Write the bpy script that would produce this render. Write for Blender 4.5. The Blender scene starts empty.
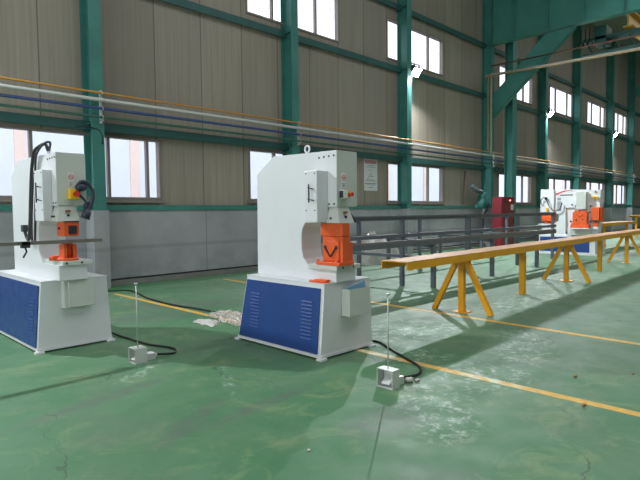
import bpy, bmesh, math, random
from mathutils import Vector, Matrix
R = math.radians
random.seed(7)
SC = bpy.context.scene
COL = SC.collection

# ---------------------------------------------------------------- camera, world, large lights, exposure
yaw, pit, rol = R(44.72), R(-3.03), R(-0.585)
F = Vector((math.cos(yaw)*math.cos(pit), math.sin(yaw)*math.cos(pit), math.sin(pit)))
r0 = Vector((math.sin(yaw), -math.cos(yaw), 0)); u0 = r0.cross(F)
RT = r0*math.cos(rol)+u0*math.sin(rol); UP = -r0*math.sin(rol)+u0*math.cos(rol)
cam = bpy.data.cameras.new('camera'); camo = bpy.data.objects.new('camera', cam); COL.objects.link(camo)
camo.matrix_world = Matrix(((RT.x, UP.x, -F.x, 0), (RT.y, UP.y, -F.y, 0), (RT.z, UP.z, -F.z, 1.5), (0, 0, 0, 1)))
cam.sensor_fit = 'HORIZONTAL'; cam.sensor_width = 36; cam.lens = 36*530.5/640; cam.clip_end = 300
SC.camera = camo
w = bpy.data.worlds.new('daylight'); SC.world = w; w.use_nodes = True
bg = w.node_tree.nodes['Background']; bg.inputs[0].default_value = (.93, .95, 1, 1); bg.inputs[1].default_value = 1.9
SC.view_settings.view_transform = 'Standard'; SC.view_settings.look = 'None'
SC.view_settings.exposure = .28; SC.view_settings.gamma = 1; SC.view_settings.use_curve_mapping = False

def area(name, loc, aim, sx, sy, power, colr=(1, 1, 1)):
    l = bpy.data.lights.new(name, 'AREA'); l.shape = 'RECTANGLE'; l.size = sx; l.size_y = sy; l.energy = power; l.color = colr
    o = bpy.data.objects.new(name, l); COL.objects.link(o); o.location = loc
    o.rotation_euler = (Vector(aim)-Vector(loc)).to_track_quat('-Z', 'Y').to_euler(); return o
sun = bpy.data.lights.new('sun', 'SUN'); sun.energy = 2.2; sun.angle = R(1); sun.color = (1, .97, .92)
suno = bpy.data.objects.new('sun', sun); COL.objects.link(suno); suno.location = (0, -30, 30)
suno.rotation_euler = Vector((.25, 1, -.72)).to_track_quat('-Z', 'Y').to_euler()
area('roof_fill_near', (4, -1, 12.2), (4, -1, 0), 22, 12, 1050, (.96, .98, 1))  # soft ambient fill added under the ceiling; no skylight is built there
area('roof_fill_far', (32, -1, 12.2), (32, -1, 0), 26, 12, 760, (.96, .98, 1))  # second added ceiling fill for the far half, likewise without a skylight
area('left_end_fill', (-11.6, 3, 2.9), (6, 5, 1.2), 8, 5, 740, (.97, .98, 1))  # unseen fill standing for daylight from the left end; no gate opening is built
area('front_fill', (6, -13.6, 6.5), (9, 8, 2), 26, 3, 130, (.97, .98, 1))  # weak fill added behind the camera; the front wall has no windows

# ---------------------------------------------------------------- materials
def srgb(r, g, b):
    f = lambda c: (c/255/12.92) if c/255 <= .04045 else ((c/255+.055)/1.055)**2.4
    return (f(r), f(g), f(b), 1)
class NT:
    def __init__(s, name):
        s.m = bpy.data.materials.new(name); s.m.use_nodes = True; s.t = s.m.node_tree
        s.b = s.t.nodes['Principled BSDF']; s.out = s.t.nodes['Material Output']
        s.geo = s.t.nodes.new('ShaderNodeNewGeometry'); s.pos = s.geo.outputs['Position']
        s.tc = s.t.nodes.new('ShaderNodeTexCoord'); s.obj = s.tc.outputs['Object']
    def put(s, sock, v):
        if isinstance(v, (int, float)): sock.default_value = v
        elif isinstance(v, tuple): sock.default_value = v
        else: s.t.links.new(v, sock)
    def math(s, op, a, b=0, c=0, clamp=False):
        n = s.t.nodes.new('ShaderNodeMath'); n.operation = op; n.use_clamp = clamp
        s.put(n.inputs[0], a); s.put(n.inputs[1], b); s.put(n.inputs[2], c); return n.outputs[0]
    def ramp(s, v, lo, hi, a=0., b=1.):
        n = s.t.nodes.new('ShaderNodeMapRange'); s.put(n.inputs[0], v)
        for i, x in enumerate((lo, hi, a, b)): n.inputs[i+1].default_value = x
        return n.outputs[0]
    def noise(s, scale, detail=4, rough=.55, vec=None, stretch=None, dist=0):
        v = vec or s.pos
        if stretch:
            mp = s.t.nodes.new('ShaderNodeMapping'); s.put(mp.inputs[0], v); mp.inputs['Scale'].default_value = stretch; v = mp.outputs[0]
        n = s.t.nodes.new('ShaderNodeTexNoise'); s.put(n.inputs['Vector'], v)
        n.inputs['Scale'].default_value = scale; n.inputs['Detail'].default_value = detail; n.inputs['Roughness'].default_value = rough
        n.inputs['Distortion'].default_value = dist
        return n.outputs[0]
    def mix(s, f, a, b):
        n = s.t.nodes.new('ShaderNodeMix'); n.data_type = 'RGBA'; s.put(n.inputs[0], f); s.put(n.inputs[6], a); s.put(n.inputs[7], b); return n.outputs[2]
    def xyz(s, v=None):
        n = s.t.nodes.new('ShaderNodeSeparateXYZ'); s.put(n.inputs[0], v or s.pos); return n.outputs
    def bump(s, h, strength=.3, dist=.01):
        n = s.t.nodes.new('ShaderNodeBump'); s.put(n.inputs['Height'], h); n.inputs['Strength'].default_value = strength; n.inputs['Distance'].default_value = dist
        s.t.links.new(n.outputs[0], s.b.inputs['Normal'])
    def set(s, col=None, rough=None, metal=None):
        if col is not None: s.put(s.b.inputs['Base Color'], col)
        if rough is not None: s.put(s.b.inputs['Roughness'], rough)
        if metal is not None: s.put(s.b.inputs['Metallic'], metal)
        return s.m
def paint(name, c, rough=.45, var=.12, scale=3., metal=0., dirt=None, dirt_amt=.35, bump=0):
    n = NT(name); c1 = tuple(x*(1-var) for x in c[:3])+(1,)
    nz = n.ramp(n.noise(scale), .35, .65)
    col = n.mix(nz, c1, c)
    if dirt: col = n.mix(n.ramp(n.noise(scale*4, 6, .7), .55, .75, 0, dirt_amt), col, dirt)
    if bump: n.bump(n.noise(60, 3), bump, .004)
    return n.set(col, n.ramp(n.noise(8), .3, .7, rough-.06, rough+.08), metal)
M = {}
M['white'] = paint('machine_white_paint', srgb(216, 219, 222), .4, .04)
M['grey_white'] = paint('pale_grey_paint', srgb(196, 202, 196), .4, .05)
M['blue'] = paint('blue_panel_paint', srgb(36, 68, 132), .38, .1)
M['teal'] = paint('teal_steel_paint', srgb(66, 134, 126), .5, .2, 2, dirt=srgb(58, 98, 94))
M['dteal'] = paint('dark_teal_paint', srgb(54, 100, 98), .55, .2, 2, dirt=srgb(30, 60, 62))
M['orange'] = paint('orange_tool_paint', srgb(232, 96, 44), .4, .12, 9)
M['yellow'] = paint('yellow_table_paint', srgb(240, 170, 28), .38, .1, 4)
M['worn_top'] = paint('worn_table_top', srgb(190, 134, 78), .6, .25, 6, dirt=srgb(196, 176, 156), dirt_amt=.7)
M['rack'] = paint('grey_rack_paint', srgb(98, 106, 116), .42, .15, 4, dirt=srgb(62, 66, 72))
M['rack_top'] = paint('bare_steel_rail', srgb(130, 128, 132), .35, .2, 5, metal=.5, dirt=srgb(60, 58, 62), dirt_amt=.7)
M['black'] = paint('black_rubber', srgb(26, 28, 30), .5, .1)
M['dark'] = paint('dark_opening', srgb(40, 42, 44), .6, .1)
M['steel'] = paint('brushed_steel', srgb(150, 150, 150), .35, .15, 10, metal=.7)
M['bar'] = paint('dull_steel_bar', srgb(128, 122, 116), .45, .15, 10, metal=.35)
M['chrome'] = paint('light_rod', srgb(190, 196, 190), .35, .05, metal=.3)
M['red'] = paint('red_cabinet_paint', srgb(128, 38, 48), .4, .1)
M['redbtn'] = paint('red_button', srgb(205, 50, 30), .35, .05)
M['ybox'] = paint('yellow_box_plastic', srgb(240, 195, 40), .4, .05)
M['amber'] = paint('yellow_sticker', srgb(240, 200, 90), .5, .05)
M['paper'] = paint('white_paper', srgb(214, 216, 218), .7, .05)
M['pink'] = paint('pink_header_print', srgb(212, 150, 160), .7, .3, 14)
M['ink'] = paint('dark_print', srgb(82, 84, 92), .7, .15)
M['lightink'] = paint('grey_print', srgb(150, 152, 160), .7, .1)
M['logo_red'] = paint('red_logo_print', srgb(200, 50, 58), .5, .05)
M['rust'] = paint('brown_label', srgb(150, 84, 50), .5, .2, 30)
M['bluepaper'] = paint('light_blue_manual', srgb(112, 160, 190), .5, .1)
M['orange_pipe'] = paint('orange_pipe_paint', srgb(186, 134, 56), .45, .12)
M['white_pipe'] = paint('white_pipe_paint', srgb(190, 192, 188), .4, .08)
M['blue_pipe'] = paint('blue_pipe_paint', srgb(52, 74, 122), .45, .12)
M['green_pipe'] = paint('green_pipe_paint', srgb(48, 96, 84), .45, .12)
M['frame'] = paint('grey_brown_window_frame', srgb(140, 130, 126), .4, .1)
M['crane'] = paint('crane_yellow_paint', srgb(220, 170, 70), .45, .1)
M['wood'] = paint('brown_stick_wood', srgb(106, 72, 56), .7, .2, 12)
M['plastic'] = paint('crumpled_white_plastic', srgb(208, 204, 200), .35, .2, 12)
M['darkhead'] = paint('dark_blue_grey_lamp_plastic', srgb(46, 54, 70), .4, .1)

def glass():
    n = NT('window_glass'); t = n.t
    tr = t.nodes.new('ShaderNodeBsdfTransparent'); tr.inputs[0].default_value = (.94, .95, .96, 1)
    gl = t.nodes.new('ShaderNodeBsdfGlossy'); gl.inputs['Roughness'].default_value = .06
    mx = t.nodes.new('ShaderNodeMixShader'); mx.inputs[0].default_value = .07
    t.links.new(tr.outputs[0], mx.inputs[1]); t.links.new(gl.outputs[0], mx.inputs[2]); t.links.new(mx.outputs[0], n.out.inputs[0])
    return n.m
M['glass'] = glass()
def emis(name, c, s):
    n = NT(name); n.b.inputs['Emission Color'].default_value = c; n.b.inputs['Emission Strength'].default_value = s
    return n.set((.9, .9, .9, 1), .4)
M['hose'] = paint('grey_black_hose', srgb(58, 58, 60), .55, .1)
M['lamp'] = emis('lit_lamp_lens', (.9, .97, 1, 1), 60)
M['redlight'] = emis('lit_red_indicator', (1, .1, .1, 1), 3)

def film():
    n = NT('clear_crumpled_film'); t = n.t
    n.set(srgb(215, 205, 196), .25); n.bump(n.noise(25, 4), .8, .02)
    tr = t.nodes.new('ShaderNodeBsdfTransparent'); mx = t.nodes.new('ShaderNodeMixShader')
    n.put(mx.inputs[0], n.ramp(n.noise(30, 3), .4, .6, .25, .85))
    t.links.new(tr.outputs[0], mx.inputs[1]); t.links.new(n.b.outputs[0], mx.inputs[2]); t.links.new(mx.outputs[0], n.out.inputs[0])
    return n.m
M['film'] = film()

def wall_mat():
    n = NT('tan_corrugated_cladding'); x, y, z = n.xyz()
    px = n.math('DIVIDE', n.math('ADD', x, .06), 1.2)
    fl = n.math('FLOOR', px); fr = n.math('FRACT', px)
    wn = n.t.nodes.new('ShaderNodeTexWhiteNoise'); wn.noise_dimensions = '1D'; n.put(wn.inputs['W'], fl)
    tone = wn.outputs['Value']
    streak = n.noise(1, 5, .6, stretch=(9, 1, .35))
    col = n.mix(n.ramp(tone, 0, 1), srgb(146, 138, 127), srgb(168, 159, 144))
    col = n.mix(n.ramp(streak, .35, .7, 0, .45), col, srgb(120, 113, 103))
    col = n.mix(n.ramp(n.noise(.5, 3), .4, .7, 0, .3), col, srgb(150, 146, 144))
    seam = n.math('LESS_THAN', fr, .02)
    col = n.mix(n.math('MULTIPLY', seam, .65), col, srgb(52, 48, 44))
    rib = n.math('SINE', n.math('MULTIPLY', x, 2*math.pi/.1))
    col = n.mix(n.ramp(rib, -1, 1, 0, .07), col, srgb(90, 86, 78))
    n.bump(rib, .16, .004)
    return n.set(col, .55)
M['wall'] = wall_mat()
def wains_mat():
    n = NT('grey_lower_sheet'); x, y, z = n.xyz()
    fr = n.math('FRACT', n.math('DIVIDE', n.math('ADD', x, .05), 2.4))
    col = n.mix(n.ramp(n.noise(.8, 4), .35, .65), srgb(150, 152, 157), srgb(172, 174, 178))
    low = n.math('MULTIPLY', n.ramp(z, .1, .8, 1, 0), n.ramp(n.noise(2.2, 5, .6), .42, .62))
    col = n.mix(n.math('MULTIPLY', low, .5), col, srgb(122, 124, 128))
    col = n.mix(n.math('MULTIPLY', n.math('LESS_THAN', fr, .007), .6), col, srgb(60, 62, 64))
    col = n.mix(n.math('MULTIPLY', n.ramp(n.math('ABSOLUTE', n.math('SUBTRACT', z, .78)), .02, .06, .25, 0), 1), col, srgb(100, 102, 100))
    return n.set(col, .5)
M['wains'] = wains_mat()
M['kerb'] = paint('grey_concrete_kerb', srgb(128, 130, 124), .8, .2, 3, dirt=srgb(90, 92, 88))

def floor_mat():
    n = NT('worn_green_epoxy_floor'); x, y, z = n.xyz()
    sub = lambda a, b: n.math('SUBTRACT', a, b); mul = lambda a, b: n.math('MULTIPLY', a, b)
    add = lambda a, b: n.math('ADD', a, b)
    def blob(cx, cy, rx, ry, ang=0):
        dx = sub(x, cx); dy = sub(y, cy); c, s = math.cos(R(ang)), math.sin(R(ang))
        a = n.math('DIVIDE', add(mul(dx, c), mul(dy, s)), rx); b = n.math('DIVIDE', sub(mul(dy, c), mul(dx, s)), ry)
        d = add(mul(a, a), mul(b, b)); return n.ramp(d, .1, 1., 1, 0)
    def union(bl):
        o = blob(*bl[0])
        for q in bl[1:]: o = n.math('MAXIMUM', o, blob(*q))
        return o
    col = n.mix(n.ramp(n.noise(.55, 4), .35, .65), srgb(64, 116, 78), srgb(80, 124, 88))
    col = n.mix(n.ramp(n.noise(1.6, 6, .65, dist=.6), .45, .72, 0, .6), col, srgb(102, 128, 98))
    col = n.mix(mul(n.ramp(n.noise(2.2, 6, .7, dist=1.2), .52, .68), .5), col, srgb(132, 150, 104))
    col = n.mix(mul(n.ramp(n.noise(.9, 5, .6), .52, .7), .55), col, srgb(96, 112, 96))
    near = n.ramp(y, 9.9, 10.25)
    col = n.mix(mul(near, .75), col, srgb(50, 128, 72))
    # greenish grey wear in the right bay
    wear = mul(n.ramp(x, 4.6, 6.2), n.ramp(n.noise(.7, 4), .3, .6, .35, .9))
    col = n.mix(mul(wear, .55), col, srgb(122, 142, 126))
    # dark worn patches
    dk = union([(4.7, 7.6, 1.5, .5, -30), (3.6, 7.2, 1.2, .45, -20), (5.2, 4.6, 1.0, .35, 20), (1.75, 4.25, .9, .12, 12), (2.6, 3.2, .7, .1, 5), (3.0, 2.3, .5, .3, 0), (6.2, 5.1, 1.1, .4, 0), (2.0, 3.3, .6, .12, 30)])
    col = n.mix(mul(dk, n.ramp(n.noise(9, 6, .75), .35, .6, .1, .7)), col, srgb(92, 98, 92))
    # yellow lines
    wob = mul(sub(n.noise(3, 3), .5), .012)
    l1 = mul(n.math('LESS_THAN', n.math('ABSOLUTE', add(sub(x, 4.33), wob)), .048), n.math('LESS_THAN', y, 9.75))
    l2 = mul(n.math('LESS_THAN', n.math('ABSOLUTE', add(sub(sub(x, mul(y, .043)), 6.55), wob)), .048), n.math('LESS_THAN', y, 10.0))
    l = n.math('MAXIMUM', l1, l2)
    yel = n.mix(n.ramp(n.noise(12, 4), .35, .65), srgb(208, 160, 52), srgb(222, 178, 84))
    yel = n.mix(mul(union([(4.33, 3.5, .3, .5), (4.33, 2.2, .3, .35)]), n.ramp(n.noise(8, 4), .42, .55)), yel, srgb(222, 214, 180))
    col = n.mix(mul(l, n.ramp(n.noise(14, 5, .7), .28, .42, .35, 1)), col, yel)
    # white scuffs
    sc = union([(3.55, 2.25, .6, .35, 30), (3.25, 1.95, .5, .25, 20), (4.5, 3.1, .5, .5), (5.2, 4.1, 1.1, .5, 30), (5.6, 3.8, .9, .6, 0), (5.7, 2.5, 1.1, .4, 25), (8.3, 3.8, 1.6, .5, 5), (11.3, 4.3, 1.8, .6, 5), (9.6, 3.5, 1.2, .3, 5), (4.2, 9.1, .5, .4), (2.35, 4.75, .6, .12, 40), (2.8, 4.0, .7, .07, 60), (4.4, 2.3, .6, .5, 0)])
    sn = n.ramp(n.noise(7.5, 9, .82, dist=.35), .50, .62)
    col = n.mix(mul(mul(sc, sn), .75), col, srgb(196, 206, 198))
    fine = n.ramp(n.noise(26, 6, .8), .66, .74); col = n.mix(mul(fine, .35), col, srgb(190, 200, 188))
    spk = n.ramp(n.noise(19, 4, .6), .70, .74); col = n.mix(mul(spk, .5), col, srgb(50, 70, 56))
    # cracks
    vo = n.t.nodes.new('ShaderNodeTexVoronoi'); vo.feature = 'DISTANCE_TO_EDGE'; vo.inputs['Scale'].default_value = .55
    vv = n.t.nodes.new('ShaderNodeVectorMath'); vv.operation = 'ADD'; n.put(vv.inputs[0], n.pos)
    nn = n.t.nodes.new('ShaderNodeTexNoise'); nn.inputs['Scale'].default_value = 2.4; nn.inputs['Detail'].default_value = 6; n.put(nn.inputs['Vector'], n.pos)
    sc3 = n.t.nodes.new('ShaderNodeVectorMath'); sc3.operation = 'SCALE'; n.put(sc3.inputs[0], nn.outputs['Color']); sc3.inputs['Scale'].default_value = .5
    n.put(vv.inputs[1], sc3.outputs[0]); n.put(vo.inputs['Vector'], vv.outputs[0])
    cr = mul(n.math('LESS_THAN', vo.outputs['Distance'], .0035), n.ramp(n.noise(1.1, 3), .46, .56))
    col = n.mix(mul(cr, .55), col, srgb(44, 66, 50))
    n.bump(n.noise(14, 5), .12, .004)
    return n.set(col, n.ramp(n.noise(3, 5), .3, .7, .5, .72))
M['floor'] = floor_mat()
def brick():
    n = NT('pale_brick'); b = n.t.nodes.new('ShaderNodeTexBrick')
    cb = n.t.nodes.new('ShaderNodeCombineXYZ'); x, y, z = n.xyz(); n.put(cb.inputs[0], x); n.put(cb.inputs[1], z)
    n.put(b.inputs['Vector'], cb.outputs[0]); b.inputs['Scale'].default_value = 4
    b.inputs['Color1'].default_value = srgb(222, 206, 204); b.inputs['Color2'].default_value = srgb(216, 198, 196); b.inputs['Mortar'].default_value = srgb(238, 224, 220)
    return n.set(b.outputs['Color'], .8)
M['brick'] = brick()
M['ext'] = paint('pale_blue_outside_wall', srgb(212, 222, 242), .8, .04, .6)
M['plain'] = paint('hall_shell', srgb(150, 150, 146), .8, .1, .5)

# ---------------------------------------------------------------- mesh helpers
class MB:
    def __init__(s): s.bm = bmesh.new(); s.smooth = False
    def box(s, x0, x1, y0, y1, z0, z1, bev=0.):
        vs = [s.bm.verts.new((x, y, z)) for z in (z0, z1) for (x, y) in ((x0, y0), (x1, y0), (x1, y1), (x0, y1))]
        f = [(3, 2, 1, 0), (4, 5, 6, 7), (0, 1, 5, 4), (1, 2, 6, 5), (2, 3, 7, 6), (3, 0, 4, 7)]
        fs = [s.bm.faces.new([vs[i] for i in q]) for q in f]
        if bev:
            es = list({e for q in fs for e in q.edges})
            bmesh.ops.bevel(s.bm, geom=es, offset=bev, segments=2, affect='EDGES', profile=.5)
        return s
    def hexa(s, b, t):   # bottom four, top four points, counter clockwise from above
        vs = [s.bm.verts.new(p) for p in list(b)+list(t)]
        for q in [(3, 2, 1, 0), (4, 5, 6, 7), (0, 1, 5, 4), (1, 2, 6, 5), (2, 3, 7, 6), (3, 0, 4, 7)]: s.bm.faces.new([vs[i] for i in q])
        return s
    def prism(s, pts, ax, lo, hi, bev=0.):
        def P(a, b, c): return {0: (c, a, b), 1: (a, c, b), 2: (a, b, c)}[ax]
        A = [s.bm.verts.new(P(a, b, lo)) for a, b in pts]; B = [s.bm.verts.new(P(a, b, hi)) for a, b in pts]
        n = len(pts); fs = [s.bm.faces.new(A), s.bm.faces.new(B[::-1])]
        for i in range(n): fs.append(s.bm.faces.new([A[i], B[i], B[(i+1) % n], A[(i+1) % n]]))
        bmesh.ops.recalc_face_normals(s.bm, faces=fs)
        if bev:
            es = list({e for q in fs for e in q.edges}); bmesh.ops.bevel(s.bm, geom=es, offset=bev, segments=2, affect='EDGES')
        return s
    def tube(s, pts, r, n=10, caps=True, closed=False, rs=None):
        pts = [Vector(p) for p in pts]; m = len(pts); rings = []; up = None
        for i, p in enumerate(pts):
            if closed: d = pts[(i+1) % m]-pts[i-1]
            else: d = pts[min(i+1, m-1)]-pts[max(i-1, 0)]
            d.normalize()
            if up is None: up = Vector((0, 0, 1)) if abs(d.z) < .9 else Vector((1, 0, 0))
            a = d.cross(up); a.normalize(); b = a.cross(d); b.normalize(); up = b
            rr = rs[i] if rs else r
            rings.append([s.bm.verts.new(p+(a*math.cos(t)+b*math.sin(t))*rr) for t in [2*math.pi*k/n for k in range(n)]])
        fs = []
        for i in range(m if closed else m-1):
            A, B = rings[i], rings[(i+1) % m]
            for k in range(n): fs.append(s.bm.faces.new([A[k], A[(k+1) % n], B[(k+1) % n], B[k]]))
        if caps and not closed: fs += [s.bm.faces.new(rings[0][::-1]), s.bm.faces.new(rings[-1])]
        for f in fs:
            if len(f.verts) == 4: f.smooth = True
        bmesh.ops.recalc_face_normals(s.bm, faces=fs)
        return s
    def cyl(s, a, b, r, n=14, r2=None): return s.tube([a, b], r, n, rs=[r, r if r2 is None else r2])
    def bar(s, a, b, w, d, up=(0, 0, 1)):  # rectangular bar from a to b
        a, b = Vector(a), Vector(b); D = (b-a).normalized(); U = Vector(up)
        if abs(D.dot(U)) > .95: U = Vector((1, 0, 0))
        S = D.cross(U).normalized(); U = S.cross(D).normalized()
        q = lambda p: [p+S*w/2*i+U*d/2*j for i, j in ((-1, -1), (1, -1), (1, 1), (-1, 1))]
        vs = [s.bm.verts.new(p) for p in q(a)+q(b)]; fs = []
        for k in [(3, 2, 1, 0), (4, 5, 6, 7), (0, 1, 5, 4), (1, 2, 6, 5), (2, 3, 7, 6), (3, 0, 4, 7)]: fs.append(s.bm.faces.new([vs[i] for i in k]))
        bmesh.ops.recalc_face_normals(s.bm, faces=fs); return s
    def ball(s, c, r, sc=(1, 1, 1), sub=2):
        g = bmesh.ops.create_icosphere(s.bm, subdivisions=sub, radius=r)
        for v in g['verts']: v.co = Vector((v.co.x*sc[0], v.co.y*sc[1], v.co.z*sc[2]))+Vector(c)
        for f in s.bm.faces:
            if f.verts[0] in g['verts']: f.smooth = True
        return s
    def torus(s, c, Rr, r, axis='x', n=22):
        pts = []
        for k in range(n):
            t = 2*math.pi*k/n; a, b = Rr*math.cos(t), Rr*math.sin(t)
            pts.append((c[0], c[1]+a, c[2]+b) if axis == 'x' else (c[0]+a, c[1], c[2]+b) if axis == 'y' else (c[0]+a, c[1]+b, c[2]))
        return s.tube(pts, r, 10, closed=True)
    def build(s, name, mat, parent=None, origin=None, label=None):
        me = bpy.data.meshes.new(name)
        if parent is None:
            xs = [v.co.x for v in s.bm.verts]; ys = [v.co.y for v in s.bm.verts]; zs = [v.co.z for v in s.bm.verts]
            origin = Vector(((min(xs)+max(xs))/2, (min(ys)+max(ys))/2, min(zs)))
        if origin is not None:
            for v in s.bm.verts: v.co -= Vector(origin)
        s.bm.to_mesh(me); s.bm.free(); me.materials.append(mat)
        o = bpy.data.objects.new(name, me); COL.objects.link(o)
        if parent is None: o.location = origin
        else: o.parent = parent
        if label: o['label'] = label
        return o
def tag(o, label=None, cat=None, group=None, kind=None):
    for k, v in (('label', label), ('category', cat), ('group', group), ('kind', kind)):
        if v: o[k] = v
    return o
def thing(name, label, cat, loc=(0, 0, 0), group=None):
    o = bpy.data.objects.new(name, None); o.empty_display_size = .2; COL.objects.link(o); o.location = loc
    return tag(o, label, cat, group)
def struct(name, mb, mat): return tag(mb.build(name, mat), kind='structure')
def spline(pts, n=8):
    pts = [Vector(p) for p in pts]; out = []
    for i in range(len(pts)-1):
        p0, p1, p2, p3 = pts[max(i-1, 0)], pts[i], pts[i+1], pts[min(i+2, len(pts)-1)]
        for k in range(n):
            t = k/n; out.append(.5*((2*p1)+(p2-p0)*t+(2*p0-5*p1+4*p2-p3)*t*t+(3*p1-p0-3*p2+p3)*t**3))
    return out+[pts[-1]]

# ---------------------------------------------------------------- the setting
YW = 11.0
XL, XR, YF, ZC = -12.0, 62.0, -14.0, 12.5
struct('floor', MB().box(XL, XR, YF, YW+.15, -.2, 0), M['floor'])
struct('ceiling', MB().box(XL, XR, YF, YW+.15, ZC, ZC+.2), M['plain'])
struct('wall_left', MB().box(XL-.2, XL, YF, YW+.15, 0, ZC), M['plain'])
struct('wall_right', MB().box(XR, XR+.2, YF, YW+.15, 0, ZC), M['wall'])
struct('wall_front', MB().box(XL, XR, YF-.2, YF, 0, ZC), M['plain'])
WX = [(-8.9, -5.4), (-3.2, .3), (2.58, 6.03), (8.5, 11.99), (14.33, 17.8), (22.36, 25.85), (27.95, 31.4), (33.55, 37.0), (38.75, 41.75), (50, 53.4)]
LZ, UZ = (1.81, 3.15), (6.57, 7.92)
wb = MB(); xs = [XL]+[v for a in WX for v in a]+[XR]
for i in range(len(xs)-1):
    a, b = xs[i], xs[i+1]
    if i % 2 == 0: wb.box(a, b, YW, YW+.15, 0, ZC)
    else:
        wb.box(a, b, YW, YW+.15, 0, LZ[0]); wb.box(a, b, YW, YW+.15, LZ[1], UZ[0]); wb.box(a, b, YW, YW+.15, UZ[1], ZC)
struct('wall_back', wb, M['wall'])
wi = 0
for row, (z0, z1) in enumerate((LZ, UZ)):
    for k, (a, b) in enumerate(WX):
        wi += 1; m = MB(); t = .05; y0, y1 = YW-.03, YW+.12
        m.box(a, b, y0, y1, z0, z0+t); m.box(a, b, y0, y1, z1-t, z1); m.box(a, a+t, y0, y1, z0+t, z1-t); m.box(b-t, b, y0, y1, z0+t, z1-t)
        if row == 0 and k == 2: ms = (3.36, 4.85, 5.72)
        elif k in (3, 4): ms = (a+.9, b-.95)
        else: ms = (a+.92, b-.92)
        for c in ms: m.box(c-.03, c+.03, YW+.0, YW+.09, z0+t, z1-t)
        fr = struct('window_%d' % wi, m, M['frame'])
        g = MB().box(a+t, b-t, YW+.05, YW+.058, z0+t, z1-t).build('pane', M['glass'], fr, fr.location)
        if row == 0: MB().box(a-.04, b+.04, YW-.07, YW-.001, z0-.07, z0-.005).build('sill', M['frame'], fr, fr.location)
# lower cladding, kerb and belt
cols_x = [-6.3, -1.0, 4.34, 9.68, 14.92, 20.86, 26.5, 31.15, 36.97, 41.6, 46.9]
CF = YW-.42
w_ = MB(); w_.box(XL, XR, YW-.06, YW, .1, 1.58)
struct('trim_1', w_, M['wains'])
struct('trim_2', MB().box(XL, XR, YW-.2, YW, 0, .1), M['kerb'])
struct('trim_3', MB().box(XL, XR, YW-.1, YW, 1.58, 1.66).box(XL, XR, YW-.1, YW-.08, 1.66, 1.69), M['teal'])
struct('trim_4', MB().box(XL, XR, YW-.12, YW, 3.22, 3.34).box(XL, XR, YW-.14, YW-.12, 3.19, 3.37), M['dteal'])
struct('trim_5', MB().box(XL, XR, YW-.10, YW, 6.24, 6.34).box(XL, XR, YW-.12, YW-.10, 6.2, 6.38), M['dteal'])
struct('trim_6', MB().box(XL, XR, YW-.10, YW, 8.3, 8.4).box(XL, XR, YW-.12, YW-.10, 8.26, 8.44), M['dteal'])
struct('trim_7', MB().box(XL, XR, YW-.061-.012, YW-.061, .1, .135), M['dark'])
# outside
struct('wall_outside', MB().box(-10, 190, 30, 30.3, 0, 9.5), M['ext'])
eb = MB()
for k in range(24): cx = 8.35+k*6.1; eb.box(cx, cx+.55, 29.85, 30, 0, 9.5)
struct('trim_8', eb, M['brick'])
struct('ground_outside', MB().box(-30, 200, YW+.16, 40, -.3, -.05), M['kerb'])

# ---------------------------------------------------------------- columns
names = {0: 'farthest beyond the left edge', 1: 'just beyond the left edge', 10: 'just beyond the right edge', 2: 'behind the left machine', 3: 'rising behind the middle machine', 4: 'carrying the brightest flood lamp',
         5: 'that holds the end of the high cross girder', 6: 'carrying the second flood lamp, right of the red cabinet column',
         7: 'behind the far machine, without a lamp', 8: 'carrying the farthest flood lamp', 9: 'at the right edge, with a crane bracket'}
for i, x in enumerate(cols_x):
    if i in (0, 1, 11): lab = None
    fw, T = .25, .018
    t = thing('steel_column', 'teal steel wall column '+names.get(i, 'beyond the frame'), 'column', (x, CF, 0), 'steel columns along the window wall')
    m = MB(); y1 = YW-.001
    m.box(x, x+fw, CF, CF+T, 0, ZC-.01); m.box(x, x+fw, y1-T, y1, 0, ZC-.01); m.box(x+fw/2-.008, x+fw/2+.008, CF+T, y1-T, 0, ZC-.01)
    for zz in (1.75, 3.3, 6.3, 8.35): m.box(x+.01, x+fw-.01, CF+T, y1-T, zz, zz+.012)
    m.build('shaft', M['teal'], t, (x, CF, 0))
    MB().box(x-.03, x+fw+.03, CF-.03, YW-.061, .0, 1.575).build('cladding', M['wains'], t, (x, CF, 0), label='grey sheet casing round the foot')
M['girder'] = paint('teal_girder_paint', srgb(72, 142, 132), .5, .15, 1.5, dirt=srgb(50, 100, 96))
t = thing('steel_column', 'bright green free-standing steel column rising in front of the wall pipes behind the red cabinet', 'column', (21.6, 10.0, 0))
m = MB(); m.box(21.6, 22.0, 10.0, 10.02, .02, ZC-.01); m.box(21.6, 22.0, 10.33, 10.35, .02, ZC-.01); m.box(21.79, 21.81, 10.02, 10.33, .02, ZC-.01); m.build('shaft', M['girder'], t, (21.6, 10.0, 0))
MB().box(21.5, 22.1, 9.95, 10.4, 0, .02).build('foot_plate', M['girder'], t, (21.6, 10.0, 0))
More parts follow.
